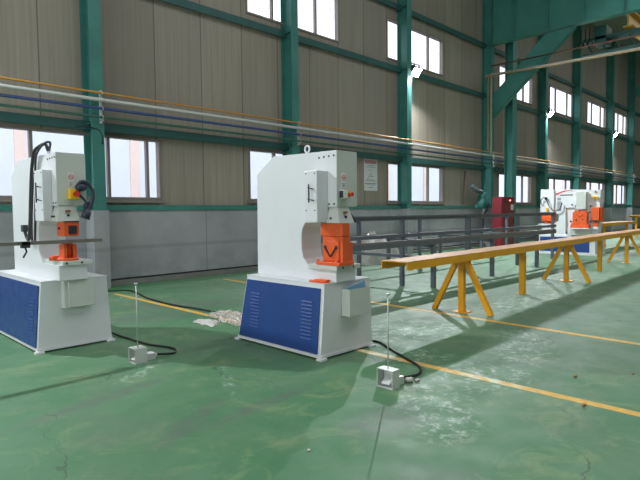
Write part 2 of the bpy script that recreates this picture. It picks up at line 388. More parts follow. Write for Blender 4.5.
# girders overhead
GX = 20.95
t = thing('cross_girder', 'deep teal plate girder crossing the hall high at upper right', 'girder', (GX, 1, 8.3))
m = MB(); m.box(GX-.01, GX+.01, -8, CF-.01, 8.33, 10.2); m.box(GX-.15, GX+.15, -8, CF-.01, 8.3, 8.33); m.box(GX-.15, GX+.15, -8, CF-.01, 10.2, 10.23)
m.build('plate', M['girder'], t, (GX, 1, 8.3))
for k, yy in enumerate([9.6, 8.3, 7.0, 5.7, 4.4, 3.1, 1.8, .5, -.8]):
    MB().box(GX-.12, GX-.012, yy-.012, yy+.012, 8.335, 10.195).build('stiffener', M['girder'], t, (GX, 1, 8.3))
t = thing('knee_brace', 'slanting teal knee brace between wall column and cross girder', 'brace', (GX, CF, 5.5))
m = MB(); m.prism([(CF-.005, 5.35), (CF-.005, 6.25), (8.4, 8.28), (7.3, 8.28)], 0, GX-.015, GX+.015)
m.build('web', M['girder'], t, (GX, CF, 5.5))
MB().bar((GX, CF-.03, 5.32), (GX, 7.3, 8.24), .22, .025, (0, 1, 1)).build('flange', M['teal'], t, (GX, CF, 5.5))
# crane runway beam and hoist beyond the girder
t = thing('crane_runway', 'yellow crane beam high at the top right corner', 'crane', (25, 5.9, 8))
m = MB(); m.box(22.3, 30, 5.75, 6.1, 8.25, 8.28); m.box(22.3, 30, 5.75, 6.1, 8.75, 8.78); m.box(22.3, 30, 5.9, 5.95, 8.28, 8.75)
m.build('beam', M['crane'], t, (25, 5.9, 8))
t = thing('chain_hoist', 'dark green hoist unit hanging below the high cross girder', 'hoist', (23, 6.9, 7.6))
q = (23, 6.9, 7.6)
m = MB(); m.box(22.6, 23.3, 6.75, 7.2, 7.9, 8.6, .03); m.build('housing', M['dteal'], t, q)
m = MB(); m.box(22.6, 23.2, 4.6, 7.6, 8.1, 8.2); m.box(22.6, 23.2, 4.6, 7.6, 7.55, 7.62); m.build('rail', M['dteal'], t, q)
for k in range(6):
    y = 4.8+k*.5; MB().bar((22.9, y, 7.6), (22.9, y+.25, 8.12), .05, .05).build('strut', M['dteal'], t, q)
for k in range(3):
    MB().torus((22.6, 7.35+k*.16, 8.0), .1, .02, 'x').tube([(22.6, 7.35+k*.16, 8.1), (22.6, 7.35+k*.16, 8.6)], .02).build('cable_loop', M['dark'], t, q)
tag(MB().bar((41.6, 10.1, 9.2), (41.6, 10.1, 9.9), .5, .9).box(41.4, 41.9, 9.6, CF-.01, 9.3, 9.75).build('crane_bracket', M['teal']), 'short teal bracket on the wall column at the right edge', 'bracket')

# ---------------------------------------------------------------- pipes
PY_ = 10.47
M['riser'] = paint('dull_pale_pipe_paint', srgb(160, 154, 140), .5, .1); M['riser2'] = paint('dull_tan_pipe_paint', srgb(150, 126, 88), .5, .1)
def pipe(name, z, r, mat, lab, x0=XL+.01, x1=XR-.1, y=PY_):
    m = MB(); m.cyl((x0, y, z), (x1, y, z), r, 12)
    return tag(m.build(name, mat), lab, 'pipe', 'pipes along the window wall')
pipe('pipe', 3.88, .022, M['orange_pipe'], 'thin orange pipe, topmost of the wall pipes')
pipe('pipe', 3.745, .036, M['white_pipe'], 'thick white pipe just under the thin orange one')
pipe('pipe', 3.58, .030, M['blue_pipe'], 'dark blue pipe under the white one on the wall')
pipe('pipe', 3.41, .026, M['green_pipe'], 'dark green pipe, lowest of the wall pipes')
for i, x in enumerate(cols_x):
    t = MB(); t.box(x+.16, x+.2, PY_-.01, CF-.001, 3.34, 3.36).box(x+.16, x+.2, PY_+.045, CF-.001, 3.3, 3.94)
    for z, r in ((3.88, .022), (3.745, .036), (3.58, .03), (3.41, .026)):
        a = [(x+.18, PY_+math.cos(u)*(r+.008), z+math.sin(u)*(r+.008)) for u in [math.pi*k/12 for k in range(2, 23)]]
        t.tube(a, .007, 8).tube([(x+.18, PY_-r-.007, z), (x+.18, PY_-r-.007, z)], .0001) if False else t.tube(a, .007, 8)
    tag(t.build('pipe_bracket', M['white_pipe']), 'pipe clamp on '+['the column farthest beyond the left edge', 'the column just beyond the left edge', 'the column behind the left machine', 'the column behind the middle machine', 'the column with the brightest flood lamp', 'the column under the cross girder', 'the column with the second flood lamp', 'the lampless column behind the far machine', 'the column with the farthest flood lamp', 'the column at the right edge', 'the last column, beyond the right edge'][i], 'bracket', 'pipe clamps on the columns')
m = MB(); m.tube(spline([(20.45, 10.38, 3.80), (20.45, 10.38, 4.4), (20.45, 10.38, 6.8), (20.45, 10.3, 6.95), (20.45, 10.1, 6.97), (20.45, 4, 6.85), (20.45, -8, 6.7)], 6), .045, 12)
tag(m.build('riser_pipe', M['riser']), 'pale pipe rising by a column then crossing the hall', 'pipe')
m = MB(); m.tube(spline([(20.2, 10.38, 3.93), (20.2, 10.38, 4.4), (20.2, 10.38, 6.7), (20.2, 10.3, 6.84), (20.2, 10.1, 6.86), (20.2, 4, 6.74), (20.2, -8, 6.6)], 6), .024, 10)
tag(m.build('riser_pipe', M['riser2']), 'thin tan pipe running beside the pale riser pipe', 'pipe')
m = MB(); m.cyl((20.7, CF-.06, 7.4), (20.7, -8, 7.32), .025)
tag(m.build('conduit', M['wood']), 'thin reddish conduit under the high cross girder', 'pipe')

tag(MB().tube(spline([(4.0, 10.5, 3.17), (4.2, 10.49, 3.19), (4.42, 10.48, 3.16), (4.5, 10.47, 3.04), (4.5, 10.47, 2.93)], 6), .012, 8).cyl((4.5, 10.47, 2.93), (4.5, 10.47, 2.88), .018).cyl((4.36, 10.49, 3.175), (4.36, CF-.001, 3.175), .01).build('hanging_wire', M['black']),
    'short black wire drooping in front of the column behind the left machine', 'wire')
# ---------------------------------------------------------------- flood lamps
for i, (x, lab) in enumerate([(-.4, 'flood lamp beyond the left edge'), (15.41, 'brightest flood lamp, on the middle column'), (27.0, 'second flood lamp, small and bright above the far machine'), (37.48, 'farthest flood lamp, near the right edge')]):
    c = Vector((x, 10.60, 6.26))
    t = thing('flood_lamp', 'lit white '+lab, 'lamp', tuple(c), 'flood lamps on the window wall')
    Rt = Matrix.Rotation(R(-38), 3, 'X')     # housing local -Y is the beam
    hb = MB(); hb.box(-.22, .22, -.06, .06, -.16, .16, .012)
    for k in range(7): hb.box(-.15+k*.045, -.14+k*.045, .06, .1, -.1, .1)
    for v in hb.bm.verts: v.co = Rt.transposed() @ v.co
    hb.build('housing', M['dark'], t)
    lb = MB(); lb.box(-.2, .2, -.068, -.0605, -.14, .14)
    for v in lb.bm.verts: v.co = Rt.transposed() @ v.co
    lb.build('lens', M['lamp'], t)
    wz = 6.24
    m = MB(); m.box(-.25, -.225, -.02, .02, -.02, .24).box(.225, .25, -.02, .02, -.02, .24).box(-.25, .25, -.02, .02, .24, .26)
    m.box(-.03, .03, .02, YW-.125-c.y, .2, .24) if i else m.box(-.03, .03, .02, YW-.125-c.y, .2, .24)
    m.box(-.06, .06, YW-.135-c.y, YW-.121-c.y, .0, .26).build('bracket', M['dark'], t)
    l = bpy.data.lights.new('flood_beam', 'AREA'); l.shape = 'RECTANGLE'; l.size = .13; l.size_y = .10
    l.energy = (400, 640, 560, 560)[i]; l.color = (.9, .96, 1); l.spread = R(160)
    o = bpy.data.objects.new('flood_beam', l); COL.objects.link(o)
    d = Rt.transposed() @ Vector((0, -1, 0)); d.normalize()
    o.location = c+d*.085; o.rotation_euler = d.to_track_quat('-Z', 'Y').to_euler()

# ---------------------------------------------------------------- punching machines
def machine(lab, loc, dz, base_h, kind, L, LT, fy, ry, top_dz, cov, px, stop, circ, eye):
    """local origin at the near left foot; x along the window wall, y towards it"""
    t = thing('punching_machine', lab, 'machine', loc, 'large white machines on blue bases')
    W = M['white']
    # base cabinet
    b = MB(); h = base_h
    b.hexa([(.0, .0, .05), (.81, .0, .05), (.81, L, .05), (.0, L, .05)], [(.05, -.012, h), (.765, -.012, h), (.765, LT, h), (.05, LT, h)])
    b.box(-.006, .816, -.006, L+.006, .02, .05); b.box(.046, .769, -.016, LT+.004, h, h+.012)
    base = b.build('base', W, t)
    for (x, y) in ((-.03, -.03), (.75, -.03), (-.03, L-.03), (.75, L-.03)):
        MB().box(x, x+.09, y, y+.07, 0, .02).cyl((x+.045, y+.035, .02), (x+.045, y+.035, .045), .016).build('foot', W, t)
    # blue side panel lying on the sloping face
    def sx(z): return .05*(z-.05)/(h-.05)-.004
    def ey(z, back): return (L-(L-LT)*(z-.05)/(h-.05)-.02) if back else .045-.012*(z-.05)/(h-.05)
    z0, z1 = .058, h-.04
    p = MB(); o_ = .008
    p.hexa([(sx(z0)-o_, ey(z0, 0), z0), (sx(z0), ey(z0, 0), z0), (sx(z0), ey(z0, 1), z0), (sx(z0)-o_, ey(z0, 1), z0)],
           [(sx(z1)-o_, ey(z1, 0), z1), (sx(z1), ey(z1, 0), z1), (sx(z1), ey(z1, 1), z1), (sx(z1)-o_, ey(z1, 1), z1)])
    panel = p.build('side_panel', M['blue'], base)
    for (ya, yb) in ((.14, .30), (LT-.25, LT-.09)):
        for k in range(11):
            z = .19+k*.038
            s_ = MB().hexa([(sx(z)-o_-.007, ya, z), (sx(z)-o_+.002, ya, z), (sx(z)-o_+.002, yb, z), (sx(z)-o_-.007, yb, z)],
                           [(sx(z)-o_-.001, ya+.004, z+.014), (sx(z)-o_+.002, ya+.004, z+.014), (sx(z)-o_+.002, yb-.004, z+.014), (sx(z)-o_-.001, yb-.004, z+.014)])
            s_.build('louvre', M['blue'], base)
    # C-shaped frame
    A = .195; B = .495
    T = 2.12+dz; hb = 1.55+dz; tt = 1.385+dz; jl = .905+dz
    sh = fy+.055                     # how far the front tooling stands forward of the first machine's
    prof = [(-.04+sh, h+.012), (ry, h+.012), (ry-.012, 1.945+top_dz), (ry-.31, T+.012+(top_dz-dz)), (fy, T), (fy, hb), (.20+sh, hb), (.20+sh, tt), (.41, tt), (.455, tt-.06), (.47, tt-.13), (.47, 1.09+dz), (.445, 1.0+dz), (.37, .93+dz), (.34, jl), (-.04+sh, jl)]
    body = MB().prism(prof, 0, A, B, .004).build('frame', W, t)
    MB().box(A-.004, B+.004, fy-.007, fy-.001, hb+.004, T-.004).build('front_cover', M['grey_white'], t)
    for (y, z) in ((-.02, T-.05), (.05, T-.053), (.12, T-.056), (.19, T-.06), (-.02, hb+.03), (.05, hb+.03)):
        MB().cyl((A-.006, y+sh, z), (A+.002, y+sh, z), .010, 8).build('bolt', M['dark'], t)
    # side cover box with handle
    cx0, cy0, cy1, cz0, cz1 = cov
    cb = MB(); cb.box(cx0, A, cy0, cy1, cz0, cz1, .006).build('side_cover', W, t)
    for (y, z) in ((cy0+.03, cz0+.12), (cy1-.03, cz0+.12), (cy0+.03, cz1-.03), (cy1-.03, cz1-.03)):
        MB().cyl((cx0-.004, y, z), (cx0+.002, y, z), .007, 8).build('bolt', M['dark'], t)
    hd = MB(); hy = cy0+.07; hd.cyl((cx0-.045, hy, cz0+.2), (cx0-.045, hy, cz1-.14), .008)
    for z in (cz0+.23, cz1-.18): hd.cyl((cx0-.045, hy, z), (cx0+.002, hy-.03, z-.01), .005); hd.cyl((cx0-.045, hy, z), (cx0+.002, hy+.07, z+.01), .004)
    hd.build('handle', M['dark'], t)
    # lifting eye
    ez = T+.012*(eye/.6)
    MB().torus((A+.12, eye, ez+.055), .036, .011, 'x').cyl((A+.12, eye, ez-.02), (A+.12, eye, ez+.025), .02).build('lifting_eye', W, t)
    # warning plate
    yf = fy-.007; wx, wz = circ
    st = MB(); st.box(wx-.033, wx+.033, yf-.003, yf, wz-.10, wz+.05); sp = st.build('warning_plate', M['paper'], t)
    MB().torus((wx, yf-.004, wz), .024, .003, 'y').box(wx-.018, wx+.018, yf-.005, yf-.003, wz-.003, wz+.003).build('red_circle', M['logo_red'], sp)
    MB().box(wx-.02, wx+.02, yf-.0045, yf-.003, wz-.065, wz-.059).box(wx-.02, wx+.018, yf-.0045, yf-.003, wz-.079, wz-.074).box(wx-.02, wx+.008, yf-.0045, yf-.003, wz-.092, wz-.087).build('small_print', M['ink'], sp)
    # emergency stop
    ym = yf-.0005; ex, ezz = stop
    if kind == 'shear':
        bx = MB().box(ex, ex+.065, ym-.06, ym, ezz-.042, ezz+.042, .004).build('stop_switch_box', M['paper'], t)
        MB().box(ex-.008, ex-.0005, ym-.055, ym-.01, ezz-.036, ezz+.036).build('stop_switch_side', M['dark'], bx)
        bt = MB().cyl((ex+.095, ym-.001, ezz), (ex+.095, ym-.045, ezz), .034, 18).build('stop_collar', M['ybox'], t)
        MB().cyl((ex+.105, ym-.045, ezz), (ex+.105, ym-.085, ezz), .018, 16, .022).build('stop_button', M['redbtn'], bt)
    else:
        bx = MB().box(ex, ex+.10, ym-.07, ym, ezz-.055, ezz+.055, .006).build('stop_switch_box', M['ybox'], t)
        MB().cyl((ex+.055, ym-.07, ezz), (ex+.055, ym-.11, ezz), .026, 16, .032).build('stop_button', M['redbtn'], bx)
    # punch holder under the head
    x0 = A+.0; hold = MB()
    hold.hexa([(x0-.02, -.10+sh, tt), (x0+.215, -.10+sh, tt), (x0+.215, .17+sh, tt), (x0-.02, .17+sh, tt)], [(x0+.02, -.05+sh, hb-.002), (x0+.18, -.05+sh, hb-.002), (x0+.18, .17+sh, hb-.002), (x0+.02, .17+sh, hb-.002)])
    hd_ = hold.build('punch_holder', M['grey_white'], t)
    zc = (tt+hb)/2
    MB().box(x0+.07, x0+.12, -.095+sh, -.075+sh, zc+.015, zc+.035).build('holder_label', M['rust'], hd_, label='brown label')
    MB().cyl((x0+.095, -.10+sh, zc-.02), (x0+.095, -.07+sh, zc-.02), .012).build('set_screw', M['dark'], hd_)
    for y in (.02+sh, .08+sh): MB().cyl((x0-.022, y, tt+.05), (x0+.01, y, tt+.05), .011, 10).build('bolt', M['dark'], hd_)
    if kind == 'shear':
        MB().hexa([(x0+.205, -.10, tt+.0), (x0+.265, -.10, tt+.0), (x0+.265, -.03, tt+.0), (x0+.205, -.03, tt+.0)], [(x0+.2, -.06, tt+.10), (x0+.215, -.06, tt+.10), (x0+.215, -.03, tt+.10), (x0+.2, -.03, tt+.10)]).build('clamp_lever', M['black'], hd_)
    # die table
    tz = .95+dz
    pl = MB().box(px[0], px[1], -.07+sh, (.345 if kind == 'shear' else .58)+sh, tz-.048, tz, .004).build('die_table', M['grey_white'], t)
    for (x, y) in ((x0+.07, 0), (x0+.23, 0)): MB().cyl((x, -.073+sh, tz-.024), (x, -.06+sh, tz-.024), .012).build('screw', M['dark'], pl)
    if kind == 'shear':
        X = x0+.03
        up = MB(); up.box(X-.008, X+.105, -.105, .20, tt-.135, tt-.002, .004); up.build('upper_block', M['orange'], t)
        lo = MB(); lo.box(X, X+.12, -.10, .18, tz+.02, tt-.137, .004); lo.box(X+.12, X+.175, -.085, .16, tz+.002, tt-.2, .004)
        lob = lo.build('die_block', M['orange'], t)
        fp = MB(); fp.box(X-.015, X+.0, -.06, .16, tz+.05, tz+.25, .003); fpb = fp.build('notch_plate', M['orange'], lob)
        # black angle-shaped notch cut in the die plate
        v = MB(); c = .05; zb = tz+.085
        for s_ in (-1, 1):
            v.bar((X-.016, c, zb), (X-.016, c+s_*.075, zb+.095), .008, .034, (0, s_, 1))
            v.cyl((X-.020, c+s_*.078, zb+.1), (X-.012, c+s_*.078, zb+.1), .02, 14)
        v.build('angle_notch', M['dark'], fpb, label='black V-shaped notch')
        for y in (.0, .12): MB().cyl((X-.004, y, tz+.31), (X+.004, y, tz+.31), .010).build('screw', M['steel'], lob)
        fl = MB(); fl.box(X-.06, X+.17, -.108, .225, tz+.0, tz+.035, .004); fl.build('die_flange', M['orange'], lob)
        for y in (-.05, .21): MB().cyl((X-.035, y, tz+.03), (X-.035, y, tz+.055), .016).build('bolt', M['orange'], lob)
        # tool tray on the base front, with a pale blue manual standing in it
        tr = MB(); z0, z1 = .42, .70; ya, yb = -.13, -.012
        tr.box(.30, .62, ya, ya+.008, z0, z1); tr.box(.30, .308, ya+.008, yb, z0, z1); tr.box(.612, .62, ya+.008, yb, z0, z1); tr.box(.308, .612, ya+.008, yb, z0, z0+.008)
        tr.build('tool_tray', M['grey_white'], t)
    else:
        X = x0+.05; ty = -.06+sh
        up = MB(); up.box(X, X+.16, ty-.02, ty+.20, tt-.165, tt-.01, .006); ub = up.build('upper_block', M['orange'], t)
        MB().box(X+.045, X+.13, ty-.035, ty-.0185, tt-.14, tt-.05, .003).build('gauge_plate', M['dark'], ub)
        MB().cyl((X-.012, ty+.11, tt-.08), (X+.002, ty+.11, tt-.08), .016).build('screw', M['dark'], ub)
        for k in range(6): MB().cyl((X+.01+k*.028, ty-.005, tt-.012), (X+.015+k*.03, ty-.01, tt+.01), .012, 8).build('bolt', M['dark'], ub)
        lo = MB(); zz = tz; cx = X+.08; cy = ty+.12
        lo.cyl((cx, cy, zz), (cx, cy, zz+.03), .11, 24); lo.cyl((cx, cy, zz+.03), (cx, cy, zz+.19), .055, 20); lo.box(cx-.07, cx-.04, cy-.09, cy+.07, zz+.02, zz+.18, .003); lo.box(cx+.03, cx+.065, cy-.09, cy+.07, zz+.02, zz+.18, .003)
        lo.cyl((cx-.10, cy+.12, zz), (cx-.10, cy+.12, zz+.05), .055, 18)
        lo.build('die_block', M['orange'], t)
        # long gauge bar across the front
        gb = MB(); gz = tz+.195; gb.box(-1.0, .66, -.075+sh, -.025+sh, gz, gz+.038, .003); gbo = gb.build('gauge_bar', M['bar'], t, label='long grey steel bar')
        MB().box(-.17, -.09, -.075+sh, -.015+sh, gz-.03, gz+.036).tube([(-.13, -.045+sh, gz-.03), (-.12, -.05+sh, gz-.07), (-.14, -.055+sh, gz-.1), (-.155, -.055+sh, gz-.13)], .009).build('clamp_screw', M['dark'], gbo)
        # closed switch box on the base front
        MB().box(.255, .297, -.10, -.006, .47, .80, .004).box(.298, .58, -.115, -.006, .475, .795, .006).build('switch_box', M['grey_white'], t)
        MB().box(.34, .48, -.05, -.016, .796, .82).build('switch_box_neck', M['grey_white'], t)
        # gooseneck work lamp at the head's right side
        gx, gy, g0 = B-.07, fy-.085, dz-.05
        mt = MB(); mt.cyl((gx, fy-.008, 1.80+g0), (gx, gy+.03, 1.80+g0), .045).box(B-.03, B+.03, fy-.03, fy-.0075, 1.56, 1.62); mb_ = mt.build('lamp_mount', M['darkhead'], t)
        gn = MB(); gn.ball((gx+.0, gy, 1.80+g0), .058, (1, .6, .8)); gn.tube(spline([(gx-.06, gy+.01, 1.79+g0), (gx-.01, gy-.01, 1.855+g0), (gx+.06, gy-.01, 1.84+g0), (gx+.11, gy-.01, 1.76+g0), (gx+.10, gy-.01, 1.64+g0), (gx+.06, gy, 1.55+g0)], 7), .020, 10)
        gn.tube(spline([(gx-.05, gy, 1.79+g0), (gx-.03, gy, 1.72+g0), (gx+.03, gy, 1.65+g0), (gx+.04, gy, 1.58+g0)], 6), .014, 10); gn.build('gooseneck', M['darkhead'], mb_)
        MB().cyl((gx+.06, gy, 1.56+g0), (gx+.02, gy, 1.46+g0), .042, 16, .05).build('lamp_head', M['darkhead'], mb_)
    return t
mid = machine('white C-frame punching machine on a blue-sided base, middle of the floor, open tool tray', (3.745, 3.712, 0), 0, .765, 'shear',
              1.373, 1.245, -.055, 1.235, 0, (.035, .07, .255, 1.395, 1.92), (.17, .54), (.225, 1.675), (.29, 1.845), .49)
lef = machine('white C-frame punching machine at the left edge, hung with black cables', (1.868, 6.146, 0), .045, .77, 'punch',
              1.80, 1.65, -.165, 1.42, .045, (.10, -.02, .25, 1.432, 1.985), (.225, .545), (.30, 1.72), (.34, 1.905), .40)
ho = MB()
ho.tube(spline([(2.16, 6.50, 2.235), (2.11, 6.42, 2.29), (2.05, 6.40, 2.27), (2.02, 6.50, 2.22), (2.02, 6.58, 2.12), (2.02, 6.66, 1.90), (2.02, 6.75, 1.44), (2.02, 6.81, 1.23), (2.02, 6.88, 1.22), (2.02, 6.95, 1.30)], 6), .018, 10)
ho.tube(spline([(2.16, 6.46, 2.23), (2.12, 6.30, 2.30), (2.05, 6.28, 2.28), (2.03, 6.44, 2.20), (2.03, 6.52, 2.1), (2.035, 6.57, 1.8), (2.035, 6.62, 1.4), (2.035, 6.66, 1.20), (2.035, 6.72, 1.18), (2.035, 6.76, 1.25), (2.03, 6.70, 1.6), (2.03, 6.6, 2.0)], 6), .013, 8)
ho.box(1.99, 2.045, 6.92, 7.0, 1.30, 1.38)
tag(ho.build('power_cable', M['hose']), 'dark power cable hanging in loops from the left machine\'s lifting eye', 'cable')
m = MB(); m.hexa([(4.06, 3.60, .43), (4.34, 3.60, .43), (4.34, 3.612, .43), (4.06, 3.612, .43)], [(4.06, 3.63, .715), (4.34, 3.63, .765), (4.34, 3.642, .765), (4.06, 3.642, .715)])
tag(m.build('manual', M['bluepaper']), 'light blue booklet standing in the middle machine\'s open tray', 'booklet')
m = MB(); m.prism([(3.80, 3.74), (3.87, 3.70), (3.925, 3.75), (3.925, 3.92), (3.88, 4.0), (3.80, 3.93)], 2, .7785, .79); m.box(3.85, 3.92, 3.74, 3.9, .79, .803)
tag(m.build('tool_plate', M['orange']), 'flat orange tool plate lying on the middle machine\'s base', 'tool')

# far ironworker, seen from the side
def ironworker():
    X = 18.3; q = (X, 5.7, 0)
    t = thing('ironworker_machine', 'far white machine with orange shearing stations and red arc logo', 'machine', q, 'large white machines on blue bases')
    MB().box(X, X+.9, 5.68, 7.55, .05, .66, .01).box(X-.03, X+.93, 5.62, 7.60, 0, .05).build('base', M['white'], t, q)
    MB().box(X-.008, X-.001, 5.86, 7.45, .09, .58).build('side_panel', M['blue'], t, q)
    prof = [(5.62, .66), (7.40, .66), (7.42, .98), (7.05, 1.0), (6.85, 1.12), (6.84, 1.30), (7.0, 1.40), (7.46, 1.42), (7.46, 2.19), (5.55, 2.12)]
    MB().prism(prof, 0, X+.02, X+.36, .004).build('frame', M['white'], t, q)
    MB().box(X-.02, X+.019, 6.99, 7.02, 1.42, 2.18).build('seam_strip', M['grey_white'], t, q)
    bx = MB().box(X-.14, X+.019, 5.94, 6.25, 1.50, 2.06, .006).build('hold_down_cover', M['grey_white'], t, q)
    MB().box(X-.143, X-.1405, 6.02, 6.14, 1.70, 1.80).build('caution_sticker', M['amber'], bx, label='yellow sticker')
    MB().box(X-.143, X-.1405, 6.02, 6.14, 1.86, 1.875).build('sticker_text', M['logo_red'], bx)
    s_ = MB(); s_.prism([(6.42, .90), (6.38, 1.02), (6.34, 1.05), (6.34, 1.38), (6.26, 1.46), (6.16, 1.46), (6.14, 1.42), (6.07, 1.42), (6.05, 1.46), (5.98, 1.46), (5.90, 1.38), (5.90, 1.05), (5.84, 1.0), (5.83, .90)], 0, X-.16, X+.018, .006)
    so = s_.build('shear_block', M['orange'], t, q)
    k = MB(); k.cyl((X-.165, 6.22, 1.15), (X-.155, 6.22, 1.15), .028); k.cyl((X-.165, 6.02, 1.17), (X-.155, 6.02, 1.17), .02)
    k.bar((X-.162, 6.22, 1.33), (X-.162, 6.12, 1.24), .008, .02, (0, 1, 1)); k.bar((X-.162, 6.12, 1.24), (X-.162, 6.02, 1.33), .008, .02, (0, -1, 1))
    k.build('shear_opening', M['dark'], so, q)
    lp = MB(); lp.prism([(6.44, .86), (6.40, .90), (5.84, .90), (5.81, .86)], 0, X-.22, X-.161, 0); lp.build('lip', M['paper'], so, q)
    MB().box(X-.05, X+.019, 5.80, 6.46, .66, .85).build('support_table', M['grey_white'], t, q)
    g = MB(); g.box(X-.02, X+.019, 6.30, 6.62, 1.55, 1.57).box(X-.02, X+.019, 6.60, 6.62, .7, 1.55); g.build('gauge_rail', M['chrome'], t, q)
    for (y, z) in ((6.3, 1.6), (6.42, 1.65), (6.45, 1.1), (5.84, 1.1), (5.84, .8), (6.3, 1.45), (5.86, 1.4), (5.7, 2.05), (5.84, 1.6), (6.6, .74), (6.1, .78)):
        MB().cyl((X-.01, y, z), (X+.021, y, z), .026, 10).build('bolt', M['dark'], t, q)
    # notching station at the near end, punch station at the far end
    n_ = MB(); n_.box(X-.02, X+.16, 5.50, 5.549, 1.10, 1.56, .006); n_.box(X-.08, X+.019, 5.56, 5.8, 1.14, 1.56, .006); n_.box(X-.06, X+.019, 5.60, 5.76, .94, 1.10, .006); nb = n_.build('notcher_block', M['orange'], t, q)
    MB().box(X-.085, X-.02, 5.62, 5.76, 1.10, 1.139).build('notch_slot', M['dark'], nb, q)
    MB().box(X-.06, X+.02, 5.58, 5.8, .86, .935).build('notcher_table', M['paper'], t, q)
    p = MB(); p.box(X-.02, X+.34, 7.06, 7.40, 1.12, 1.38, .006); p.cyl((X+.15, 7.25, .985), (X+.15, 7.25, 1.12), .11); p.build('punch_block', M['orange'], t, q)
    MB().box(X-.04, X+.38, 7.0, 7.5, .982, 1.02).build('punch_table', M['paper'], t, q)
    h = MB(); h.tube(spline([(X-.03, 7.38, 1.62), (X-.04, 7.42, 1.8), (X-.05, 7.32, 1.92), (X-.05, 7.22, 1.8), (X-.05, 7.12, 1.58), (X-.05, 6.98, 1.46), (X-.05, 6.8, 1.5), (X-.03, 6.72, 1.72)], 6), .014, 8)
    h.ball((X-.02, 7.26, 1.88), .05); h.build('hose', M['black'], t, q)
    MB().box(X-.04, X+.019, 5.63, 5.70, 1.80, 1.90).cyl((X-.05, 5.7, 1.86), (X-.02, 5.78, 1.9), .03).build('stop_switch', M['ybox'], t, q)
    MB().box(X-.03, X+.019, 7.2, 7.27, 1.45, 1.56).build('switch', M['ybox'], t, q)
    # printed marks: a red swoosh arc above a line of dark lettering too small to read, two notices
    a = []
    for k in range(13):
        tt = k/12; a.append((6.94-.60*tt, 1.965+.155*math.sin(math.pi*(.08+.62*tt))))
    arc = MB(); top = []; bot = []
    for k, (y, z) in enumerate(a): wd = .05*(1-k/12)+.006; top.append((y, z+wd/2)); bot.append((y, z-wd/2))
    for k in range(12):
        arc.prism([bot[k], bot[k+1], top[k+1], top[k]], 0, X+.014, X+.0195)
    arc.build('red_arc_logo', M['logo_red'], t, q)
    let = MB(); y = 6.80
    for k in range(12):
        wd = random.uniform(.022, .036)
        let.box(X+.015, X+.0195, y-wd, y, 1.955, 1.995); y -= wd+.008
    let.build('lettering', M['ink'], t, q)
    MB().box(X+.015, X+.0195, 6.78, 6.90, 1.80, 1.90).build('notice', M['lightink'], t, q)
    MB().box(X+.015, X+.0195, 6.76, 6.90, 1.45, 1.77).build('notice', M['lightink'], t, q)
ironworker()

# ---------------------------------------------------------------- foot pedals with upright rods, cables
def pedal(lab, loc, size, cable, clab, rod):
    t = thing('foot_pedal', lab, 'pedal', loc, 'foot pedals')
    m = MB(); w_, d_, h_ = size
    m.box(0, .006, 0, d_, 0, h_); m.box(w_-.006, w_, 0, d_, 0, h_); m.box(.006, w_-.006, 0, d_, h_-.006, h_); m.box(.006, w_-.006, 0, d_, 0, .006); m.box(.006, w_-.006, d_-.006, d_, .006, h_-.006)
    # open front towards -x side in the photo: turn the shell
    for v in m.bm.verts: v.co = Vector((v.co.y, w_-v.co.x, v.co.z))
    m.build('guard', M['grey_white'], t)
    MB().hexa([(.01, .04, .03), (d_-.01, .04, .05), (d_-.01, w_-.04, .05), (.01, w_-.04, .03)], [(.01, .04, .04), (d_-.01, .04, .09), (d_-.01, w_-.04, .09), (.01, w_-.04, .04)]).build('treadle', M['paper'], t)
    MB().box(d_, d_+.11, .03, .12, 0, .07, .004).cyl((d_+.11, .075, .035), (d_+.14, .075, .035), .018).build('switch_case', M['grey_white'], t)
    MB().cyl((d_/2, w_/2, h_), (d_/2, w_/2, rod), .0055, 8).cyl((d_/2, w_/2, rod-.01), (d_/2, w_/2, rod+.005), .018, 12).build('rod', M['chrome'], t, label='thin upright rod')
    c = MB(); c.tube(spline(cable, 8), .012, 10); tag(c.build('pedal_cable', M['black']), clab, 'cable', 'pedal cables on the floor')
    return t
pedal('grey foot pedal with thin upright rod in front of the middle machine', (3.525, 2.655, 0), (.165, .10, .16),
      [(4.57, 3.9, .02), (4.72, 3.78, .012), (4.60, 3.53, .012), (4.37, 3.13, .012), (4.26, 2.92, .012), (4.13, 2.78, .012), (3.98, 2.725, .014), (3.775, 2.73, .035)], 'black cable looping from the middle machine to its foot pedal', .80)
pedal('grey foot pedal with thin upright rod to the right of the left machine', (2.40, 4.985, 0), (.14, .13, .15),
      [(2.69, 6.60, .12), (2.80, 6.40, .03), (2.84, 6.05, .012), (2.86, 5.63, .012), (2.95, 5.34, .012), (2.96, 5.18, .012), (2.86, 5.055, .014), (2.675, 5.06, .035)], 'black cable looping from the left machine to its foot pedal', .80)
c = MB(); c.tube(spline([(3.0, 9.4, .014), (3.8, 10.1, .014), (4.2, 10.15, .014), (4.45, 10.03, .014), (4.66, 9.86, .014), (4.60, 9.35, .014), (4.45, 8.68, .014), (4.40, 7.83, .014), (4.47, 7.2, .014), (4.50, 6.7, .014)], 8), .014, 10)
tag(c.build('floor_cable', M['black']), 'long black cable on the floor along the yellow line near the wall', 'cable')

